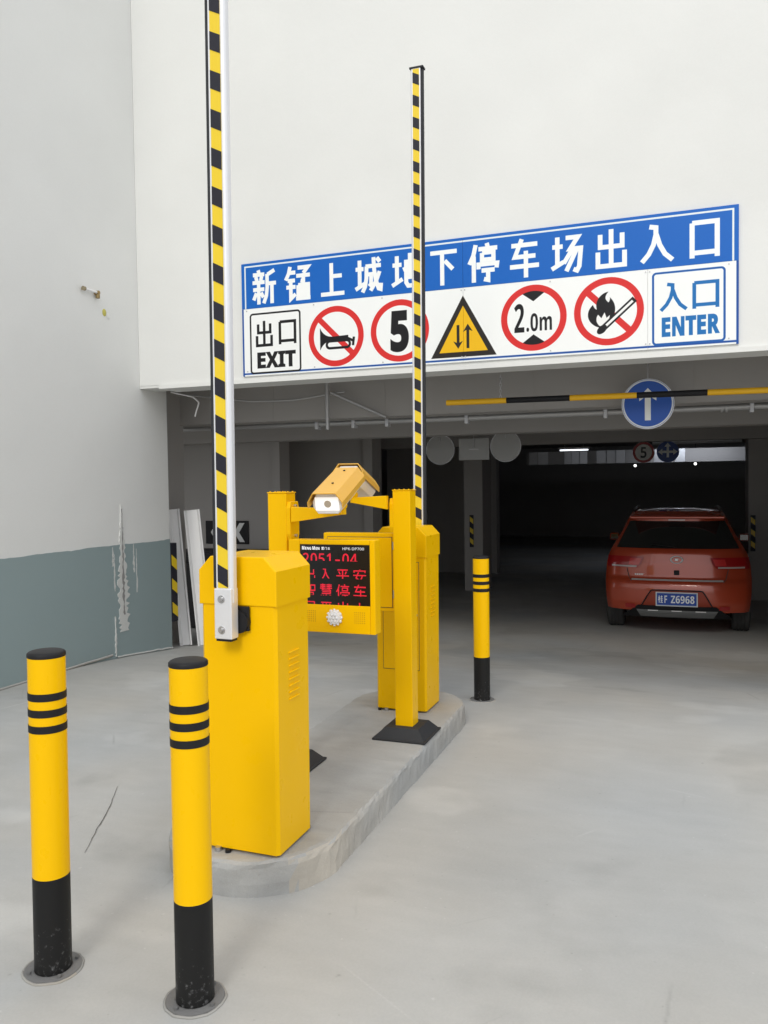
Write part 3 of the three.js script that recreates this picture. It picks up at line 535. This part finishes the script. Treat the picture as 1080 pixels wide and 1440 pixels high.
function makeDisplay(label, pos, turn) {
  const d = thing('led_display', label, 'display', pos, turn, 'yellow display boxes on the posts');
  part(d, 'casing', box(-0.245, 0.21, 0, 0.455, -0.02, 0.05, 0.005), M.yellow);
  part(d, 'face_frame', merge([box(-0.245, -0.185, 0.001, 0.454, 0.0505, 0.058, 0.003), box(0.185, 0.21, 0.001, 0.454, 0.0505, 0.058, 0.003), box(-0.1845, 0.1845, 0.001, 0.137, 0.0505, 0.058, 0.003), box(-0.1845, 0.1845, 0.432, 0.454, 0.0505, 0.058, 0.003)]), M.yellow);
  // door panel on the rear
  const dr = part(d, 'rear_door', box(-0.222, 0.182, 0.025, 0.43, -0.026, -0.0215, 0.002), M.yellow); part(dr, 'door_gap', box(-0.225, 0.185, 0.022, 0.433, -0.0225, -0.0205), M.groove);
  for (const y of [0.08, 0.36]) part(dr, 'hinge', rod([-0.232, y, -0.025], [-0.232, y + 0.045, -0.025], 0.005, 8), M.steel);
  const [k, c] = canvas(768, 616); c.fillStyle = '#08080a'; c.fillRect(0, 0, 768, 616);
  // dotted red rows, only the part of each row that was lit
  const [k2, q] = canvas(768, 616); const red = '#ff1f3d';
  const L = (n, b) => GLYPH[n] && glyph(q, n, ...b, 13, red);
  fitText(q, '2051-04', 20, 90, 620, 110, 'bold SZpx monospace', red); q.clearRect(0, 165, 768, 60);
  '出入平安'.split('').forEach((ch, i) => L(ch, [24 + i * 186, 235, 150, 150])); q.clearRect(0, 225, 768, 22); q.clearRect(0, 345, 768, 45);
  '智慧停车'.split('').forEach((ch, i) => L(ch, [24 + i * 186, 400, 150, 160])); q.clearRect(0, 522, 768, 40);
  '口平出上'.split('').forEach((ch, i) => L(ch, [24 + i * 186, 578, 150, 120]));
  c.drawImage(k2, 0, 0);
  c.fillStyle = '#08080a'; for (let y = 84; y < 616; y += 9) c.fillRect(0, y, 768, 2); for (let x = 0; x < 768; x += 9) c.fillRect(x, 84, 2, 532);
  fitText(c, 'M', 18, 16, 34, 38, 'bold SZpx sans-serif', '#e8e8ea'); fitText(c, 'ENG', 54, 26, 74, 28, 'bold SZpx sans-serif', '#e8e8ea'); fitText(c, 'M', 136, 18, 34, 36, 'bold SZpx sans-serif', '#e8e8ea'); fitText(c, 'EN', 172, 26, 50, 28, 'bold SZpx sans-serif', '#e8e8ea');
  '盟门云'.split('').forEach((ch, i) => glyph(c, ch, 240 + i * 34, 24, 28, 28, 4, '#cfcfd2')); fitText(c, 'HPK-DP700', 470, 24, 240, 28, 'SZpx sans-serif', '#cfcfd2');
  const tx = canvasTex(k);
  const sg = at(new THREE.PlaneGeometry(0.368, 0.293), 0, 0.2845, 0.0535);
  part(d, 'led_screen', sg, std(lin(0.4, 0.4, 0.4), 0.3, { map: tx, emissive: lin(1, 1, 1), emissiveMap: tx, emissiveIntensity: 1.0 }), 'black screen with rows of red LED characters');
  const kn = new THREE.CylinderGeometry(0.03, 0.038, 0.02, 14, 1); kn.rotateX(Math.PI / 2); const crystal = new THREE.MeshPhysicalMaterial({ color: lin(0.82, 0.83, 0.85), roughness: 0.15, clearcoat: 1 });
  const dome = part(d, 'fill_lamp', at(kn, 0.0, 0.078, 0.068), crystal, 'round faceted white lamp lens');
  const facet = new THREE.IcosahedronGeometry(0.008, 0); for (let i = 0; i < 12; i++) { const a = i / 12 * Math.PI * 2, f = part(dome, 'facet', facet, crystal); f.position.set(0.036 * Math.cos(a), 0.078 + 0.036 * Math.sin(a), 0.066); } for (let i = 0; i < 7; i++) { const a = i / 6 * Math.PI * 2, f = part(dome, 'facet', facet, crystal), rr = i < 6 ? 0.017 : 0; f.position.set(rr * Math.cos(a), 0.078 + rr * Math.sin(a), 0.079); }
  for (const sx of [-0.13, 0.13]) { const list = []; for (let i = 0; i < 6; i++) for (let j = 0; j < 6; j++) { const h = new THREE.CircleGeometry(0.0022, 6); list.push(at(h, sx - 0.025 + i * 0.01, 0.055 + j * 0.01, 0.0592)); } const gr = part(d, 'speaker_holes', merge(list), std(lin(0.35, 0.18, 0.01), 0.8)); gr.userData.kind = 'stuff'; }
  return d;
}
const disp = makeDisplay('yellow display box with red LED characters on the slim post', [-1.585, 0.862, -3.64], 0);
dup(disp, [-1.795, 0.845, -4.40], Math.PI, 'plain yellow back of a display box beside the tall post');
{ const b1 = thing('display_bracket', 'short yellow bracket holding the LED display to the slim post', 'bracket', [-1.846, 0.95, -3.66]); part(b1, 'bar', box(-0.016, 0.015, 0, 0.05, -0.02, 0.02, 0.003), M.yellow); part(b1, 'bar', box(-0.016, 0.015, 0.25, 0.3, -0.02, 0.02, 0.003), M.yellow); }

// ---------------------------------------------------------------- bollards
function makeBollard() {
  const b = thing('bollard', 'yellow steel bollard with black bands standing by the side wall driveway', 'bollard', [-1.95, 0, -2.067], 0, 'striped steel bollards around the island');
  const R = 0.0585, H = 1.06, cyl = (r, y0, y1) => at(new THREE.CylinderGeometry(r, r, y1 - y0, 40, 1, true), 0, (y0 + y1) / 2, 0);
  const dirty = new THREE.MeshPhysicalMaterial({ color: lin(1, 1, 1), roughness: 0.5, specularIntensity: 0.45, map: dataTex(256, (u, v) => { const s = fbm(u * 26, v * 20, 1.3, 5) - v * 0.5 + 0.1 + 0.3 * (rnd() - 0.5); const d = s > 0.25 && v < 0.6 ? Math.min(1, (s - 0.25) * 2.5) : 0; const q = 0.014 + 0.16 * d; return [q, q, q * 1.02]; }) });
  part(b, 'lower_tube', cyl(R, 0.008, 0.322), dirty, 'black painted foot of the tube with cement splashes');
  part(b, 'tube', cyl(R, 0.322, 1.042), M.yellow);
  for (const y of [0.80, 0.852, 0.904]) part(b, 'band', cyl(R + 0.0012, y, y + 0.0245), M.black);
  const cp = new THREE.LatheGeometry([[0.0001, 0.019], [0.03, 0.018], [0.05, 0.0165], [R - 0.003, 0.014], [R + 0.001, 0.010], [R + 0.0015, 0.0], [R, -0.002]].map(([x, y]) => new THREE.Vector2(x, y)), 40); part(b, 'cap', at(cp, 0, 1.042, 0), M.black);
  const fp = new THREE.LatheGeometry([[0.06, 0.008], [0.088, 0.008], [0.09, 0.006], [0.09, 0]].map(([x, y]) => new THREE.Vector2(x, y)), 40); part(b, 'base_plate', fp, M.dirtySteel, 'round cement stained base flange');
  for (let i = 0; i < 4; i++) { const a = i * Math.PI / 2 + 0.6; part(b, 'anchor_bolt', rod([0.076 * Math.cos(a), 0.007, 0.076 * Math.sin(a)], [0.076 * Math.cos(a), 0.016, 0.076 * Math.sin(a)], 0.007, 6), M.dirtySteel); }
  const rim = []; for (let i = 0; i <= 40; i++) { const a = i / 40 * Math.PI * 2, r = 0.092 + 0.006 * noise.noise(Math.cos(a) * 3, Math.sin(a) * 3, 2); rim.push([r * Math.cos(a), 0.002, r * Math.sin(a)]); }
  part(b, 'mortar_ring', tube(rim, 0.005, 5, 80), M.kerb);
  return b;
}
gate.rotation.z = -0.006; gate2.rotation.z = 0.006;
const bol = makeBollard(); bol.rotation.z = -0.007;
const bol2 = dup(bol, [-1.414, 0, -2.084], 1.9, 'yellow steel bollard with black bands right in front of the barrier cabinet'); bol2.rotation.z = -0.003;
dup(bol, [-1.375, FL(-5.743), -5.743], 0.7, 'yellow steel bollard with black bands standing alone past the island end').rotation.z = 0;

// ---------------------------------------------------------------- red car
{
  const car = thing('parked_car', 'copper red hatchback SUV with blue number plate parked inside the garage', 'car', [-0.065, -0.37, -10.62]);
  const lerpT = (T, x) => { if (x <= T[0][0]) return T[0][1]; for (let i = 1; i < T.length; i++) if (x <= T[i][0]) { const a = T[i - 1], b = T[i], t = (x - a[0]) / (b[0] - a[0]); return a[1] + (b[1] - a[1]) * t; } return T[T.length - 1][1]; };
  const smooth = (T) => (x) => (lerpT(T, x - 0.02) + lerpT(T, x) * 2 + lerpT(T, x + 0.02)) / 4;
  const HWt = smooth([[0.2, 0.8], [0.32, 0.845], [0.5, 0.868], [0.72, 0.875], [0.9, 0.862], [1.02, 0.83], [1.1, 0.79], [1.25, 0.705], [1.42, 0.625], [1.5, 0.585], [1.55, 0.55]]);
  const RZt = smooth([[0.2, -0.12], [0.3, -0.03], [0.42, 0.0], [0.6, -0.005], [0.68, -0.03], [0.72, -0.075], [0.9, -0.095], [1.05, -0.13], [1.1, -0.17], [1.42, -0.42], [1.46, -0.40], [1.5, -0.44], [1.545, -0.60]]);
  const rear = (x, y) => { const w = HWt(y), u = Math.min(1, Math.abs(x) / w); return RZt(y) - 0.2 * Math.pow(u, 3.2) - (u > 0.93 ? 0.05 * Math.pow((u - 0.93) / 0.07, 2) : 0); };
  const paint = new THREE.MeshPhysicalMaterial({ color: lin(0.46, 0.06, 0.022), roughness: 0.26, metalness: 0.15, clearcoat: 1, clearcoatRoughness: 0.05 });
  const chrome = std(lin(0.75, 0.75, 0.75), 0.3, { metalness: 0.4 }), lampRed = new THREE.MeshPhysicalMaterial({ color: lin(0.35, 0.01, 0.012), roughness: 0.15, clearcoat: 1 }), lampClear = new THREE.MeshPhysicalMaterial({ color: lin(0.5, 0.42, 0.4), roughness: 0.12, clearcoat: 1 });
  const grid = (nu, nv, f) => { const p = [], idx = []; for (let j = 0; j <= nv; j++) for (let i = 0; i <= nu; i++) p.push(...f(i / nu, j / nv)); for (let j = 0; j < nv; j++) for (let i = 0; i < nu; i++) { const a = j * (nu + 1) + i; idx.push(a, a + 1, a + nu + 1, a + 1, a + nu + 2, a + nu + 1); } const g = new THREE.BufferGeometry(); g.setAttribute('position', new THREE.Float32BufferAttribute(p, 3)); g.setIndex(idx); g.computeVertexNormals(); return g; };
  const frontZ = smooth([[0.2, -4.15], [0.4, -4.22], [0.7, -4.2], [0.86, -4.1], [0.98, -3.3], [1.06, -3.1], [1.42, -2.45], [1.5, -2.2], [1.55, -1.7]]);
  const Y0 = 0.31, Y1 = 1.545;
  const rearSkin = grid(40, 70, (u, v) => { const y = Y0 + (Y1 - Y0) * v, x = (2 * u - 1) * HWt(y); return [x, y, rear(x, y)]; });
  const sides = [-1, 1].map((s) => grid(40, 70, (u, v) => { const y = Y0 + (Y1 - Y0) * v, w = HWt(y), z0 = rear(w, y), z1 = frontZ(y), t = s > 0 ? u : 1 - u; const e = Math.min(1, t * 12), k = Math.sin(e * Math.PI / 2); return [s * (w + (y < 1 ? 0.012 : 0.004) * k - 0.12 * Math.pow(t, 8)), y, z0 + (z1 - z0) * t]; }));
  const roof = grid(24, 24, (u, v) => { const w = HWt(Y1), x = (2 * u - 1) * w, z0 = rear(x, Y1), z1 = frontZ(Y1) + 0.0, q = 1 - Math.pow(Math.abs(2 * u - 1), 2.5); return [x, Y1 + 0.03 * q * Math.sin(Math.PI * Math.min(1, v * 1.0 + 0.0)), z0 + (z1 - z0) * v]; });
  const front = grid(24, 50, (u, v) => { const y = Y0 + (Y1 - Y0) * v, w = HWt(y) - 0.108, x = (1 - 2 * u) * w; return [x, y, frontZ(y) + 0.1 * Math.pow(Math.abs(1 - 2 * u), 3)]; });
  const under = grid(2, 2, (u, v) => [(1 - 2 * u) * 0.78, Y0 + 0.02, -0.3 - 3.8 * v]);
  part(car, 'body', merge([rearSkin, ...sides, roof, front, under].map((g) => { g.deleteAttribute('uv'); return g; })), paint);
  const patch = (name, parent, m, xa, xb, ya, yb, off, shape, nu = 20, nv = 14, label) => part(parent, name, grid(nu, nv, (u, v) => { let y = ya + (yb - ya) * v, [l, r] = shape ? shape(v) : [xa, xb]; const x = l + (r - l) * u; return [x, y, rear(x, y) + off]; }), m, label);
  const win = patch('rear_window', car, M.glassDark, 0, 0, 1.09, 1.425, 0.008, (v) => { const w = 0.735 - 0.155 * v; return [-w, w]; }, 30, 16, 'dark rear window');
  part(car, 'roof_spoiler', at(new RoundedBoxGeometry(1.14, 0.035, 0.2, 3, 0.015), 0, 1.475, -0.42), paint);
  part(car, 'brake_light', box(-0.1, 0.1, 1.437, 1.45, -0.335, -0.318), lampClear);
  part(win, 'wiper', rod([0.0, 1.105, -0.15], [-0.3, 1.14, -0.185], 0.007, 6), M.black);
  for (const s of [-1, 1]) {
    const tl = patch('tail_light', car, lampRed, 0, 0, 0.845, 0.985, 0.012, (v) => { const a = 0.44 - 0.05 * v + (v < 0.4 ? 0.08 * (0.4 - v) : 0), b = HWt(0.91) * 0.985; return s > 0 ? [a, b] : [-b, -a]; }, 16, 10, 'red wraparound tail lamp');
    patch('reversing_lens', tl, lampClear, 0, 0, 0.853, 0.872, 0.018, () => s > 0 ? [0.48, 0.79] : [-0.79, -0.48], 12, 4);
    patch('lamp_ring', tl, new THREE.MeshPhysicalMaterial({ color: lin(0.6, 0.03, 0.03), roughness: 0.2, clearcoat: 1 }), 0, 0, 0.885, 0.965, 0.017, (v) => s > 0 ? [0.45 - 0.03 * v, 0.58 - 0.02 * v] : [-0.58 + 0.02 * v, -0.45 + 0.03 * v], 8, 6);
    patch('reflector', car, lampRed, 0, 0, 0.345, 0.395, 0.02, (v) => { const a = 0.49 + 0.01 * v, b = 0.615; return s > 0 ? [a, b] : [-b, -a]; }, 6, 3, 'red bumper reflector');
    part(car, 'tailgate_gap', tube([[s * 0.60, 0.84, rear(0.60, 0.84) + 0.002], [s * 0.57, 0.72, rear(0.57, 0.72) + 0.002], [s * 0.54, 0.68, rear(0.54, 0.68) + 0.002]], 0.005, 6, 20), M.groove);
    // side glass, mirror, roof rail
    part(car, 'side_window', grid(20, 8, (u, v) => { const y = 1.09 + 0.33 * v, w = HWt(y) + 0.012, z0 = rear(HWt(y), y) - 0.28, z1 = frontZ(y) + 0.35; const t = s > 0 ? u : 1 - u; return [s * w, y, z0 + (z1 - z0) * t]; }), M.glassDark);
    const mr = part(car, 'wing_mirror', at(new RoundedBoxGeometry(0.15, 0.12, 0.1, 3, 0.04), s * 0.945, 1.07, -2.75), paint); part(mr, 'mirror_glass', box(s > 0 ? 0.89 : -1.0, s > 0 ? 1.0 : -0.89, 1.03, 1.11, -2.7, -2.695), M.glassDark);
    const rl = part(car, 'roof_rail', tube([[s * 0.53, 1.545, -0.72], [s * 0.535, 1.572, -0.8], [s * 0.535, 1.58, -1.5], [s * 0.53, 1.56, -2.1]], 0.014, 8, 30), std(lin(0.2, 0.2, 0.2), 0.35, { metalness: 0.7 }));
    // wheels
    for (const z of [-0.72, -3.4]) {
      const wg = thing; const tyre = new THREE.LatheGeometry([[0.2, -0.1], [0.29, -0.11], [0.325, -0.1], [0.335, -0.08], [0.335, -0.045], [0.327, -0.043], [0.327, -0.035], [0.335, -0.033], [0.335, -0.004], [0.327, -0.002], [0.327, 0.006], [0.335, 0.008], [0.335, 0.04], [0.327, 0.042], [0.327, 0.05], [0.335, 0.052], [0.335, 0.08], [0.325, 0.1], [0.29, 0.11], [0.2, 0.1]].map(([x, y]) => new THREE.Vector2(x, y)), 36); tyre.rotateZ(Math.PI / 2);
      const t = part(car, 'wheel', at(tyre, s * 0.765, 0.335, z), std(lin(0.045, 0.045, 0.045), 0.8)); const rm = new THREE.CylinderGeometry(0.205, 0.205, 0.15, 24); rm.rotateZ(Math.PI / 2); part(t, 'rim', at(rm, s * 0.775, 0.335, z), M.steel);
    }
  }
  patch('chrome_strip', car, chrome, -0.54, 0.54, 0.693, 0.712, 0.016, null, 24, 3);
  const em = new THREE.TorusGeometry(0.055, 0.008, 8, 32); em.scale(1.25, 0.8, 1); part(car, 'emblem', at(em, 0, 0.955, -0.092), chrome, 'oval chrome badge'); part(car, 'emblem_bar', box(-0.02, 0.02, 0.94, 0.97, -0.1, -0.088, 0.004), chrome);
  part(car, 'handle_camera', box(-0.032, 0.032, 0.765, 0.825, -0.09, -0.062, 0.01), M.black);
  const [k3, c3] = canvas(256, 64); c3.clearRect(0, 0, 256, 64);
  for (let i = 0; i < 6; i++) part(car, 'badge_letter', box(-0.5 + i * 0.026, -0.482 + i * 0.026, 0.755, 0.772, rear(0.45, 0.76) - 0.004, rear(0.45, 0.76) + 0.008), chrome);
  patch('plate_recess', car, std(lin(0.30, 0.04, 0.016), 0.4, { metalness: 0.2 }), 0, 0, 0.385, 0.575, 0.006, (v) => { const w = 0.42 - 0.12 * v; return [-w, w]; }, 20, 6);
  part(car, 'recess_lip', tube([[-0.42, 0.38, 0.012], [-0.30, 0.577, 0.006], [0, 0.582, 0.008], [0.30, 0.577, 0.006], [0.42, 0.38, 0.012]], 0.008, 6, 60), M.black);
  const [pk, pc] = canvas(512, 160); pc.fillStyle = '#b9c3cc'; pc.fillRect(0, 0, 512, 160); pc.fillStyle = '#1747a6'; pc.fillRect(9, 9, 494, 142); glyph(pc, '桂', 24, 34, 62, 94, 10, '#eef2f6'); fitText(pc, 'F', 96, 36, 46, 90, 'bold SZpx sans-serif', '#eef2f6'); fitText(pc, 'Z6968', 182, 36, 300, 90, 'bold SZpx sans-serif', '#eef2f6');
  const plate = part(car, 'number_plate', box(-0.245, 0.245, 0.385, 0.56, 0.016, 0.022), M.alu); part(plate, 'plate_face', at(new THREE.PlaneGeometry(0.478, 0.165), 0, 0.4725, 0.0235), std(lin(1, 1, 1), 0.35, { map: canvasTex(pk) }), 'blue number plate face');
  patch('bumper_lower', car, M.black, 0, 0, 0.222, 0.385, 0.012, (v) => { const w = 0.66 - 0.2 * v; return [-w, w]; }, 24, 8, 'black lower bumper');
  const sk = patch('skid_plate', car, std(lin(0.2, 0.205, 0.21), 0.45, { metalness: 0.3 }), 0, 0, 0.235, 0.33, 0.022, (v) => { const w = 0.43 + 0.05 * v; return [-w, w]; }, 20, 6, 'silver skid plate');
  for (const x of [-0.28, 0, 0.28]) part(sk, 'slot', box(x - 0.06, x + 0.06, 0.318, 0.328, rear(0.2, 0.323) + 0.02, rear(0.2, 0.323) + 0.032), chrome);
}

scene.traverse((o) => { if (o.isMesh) { o.castShadow = true; o.receiveShadow = true; } });
renderer.render(scene, camera);
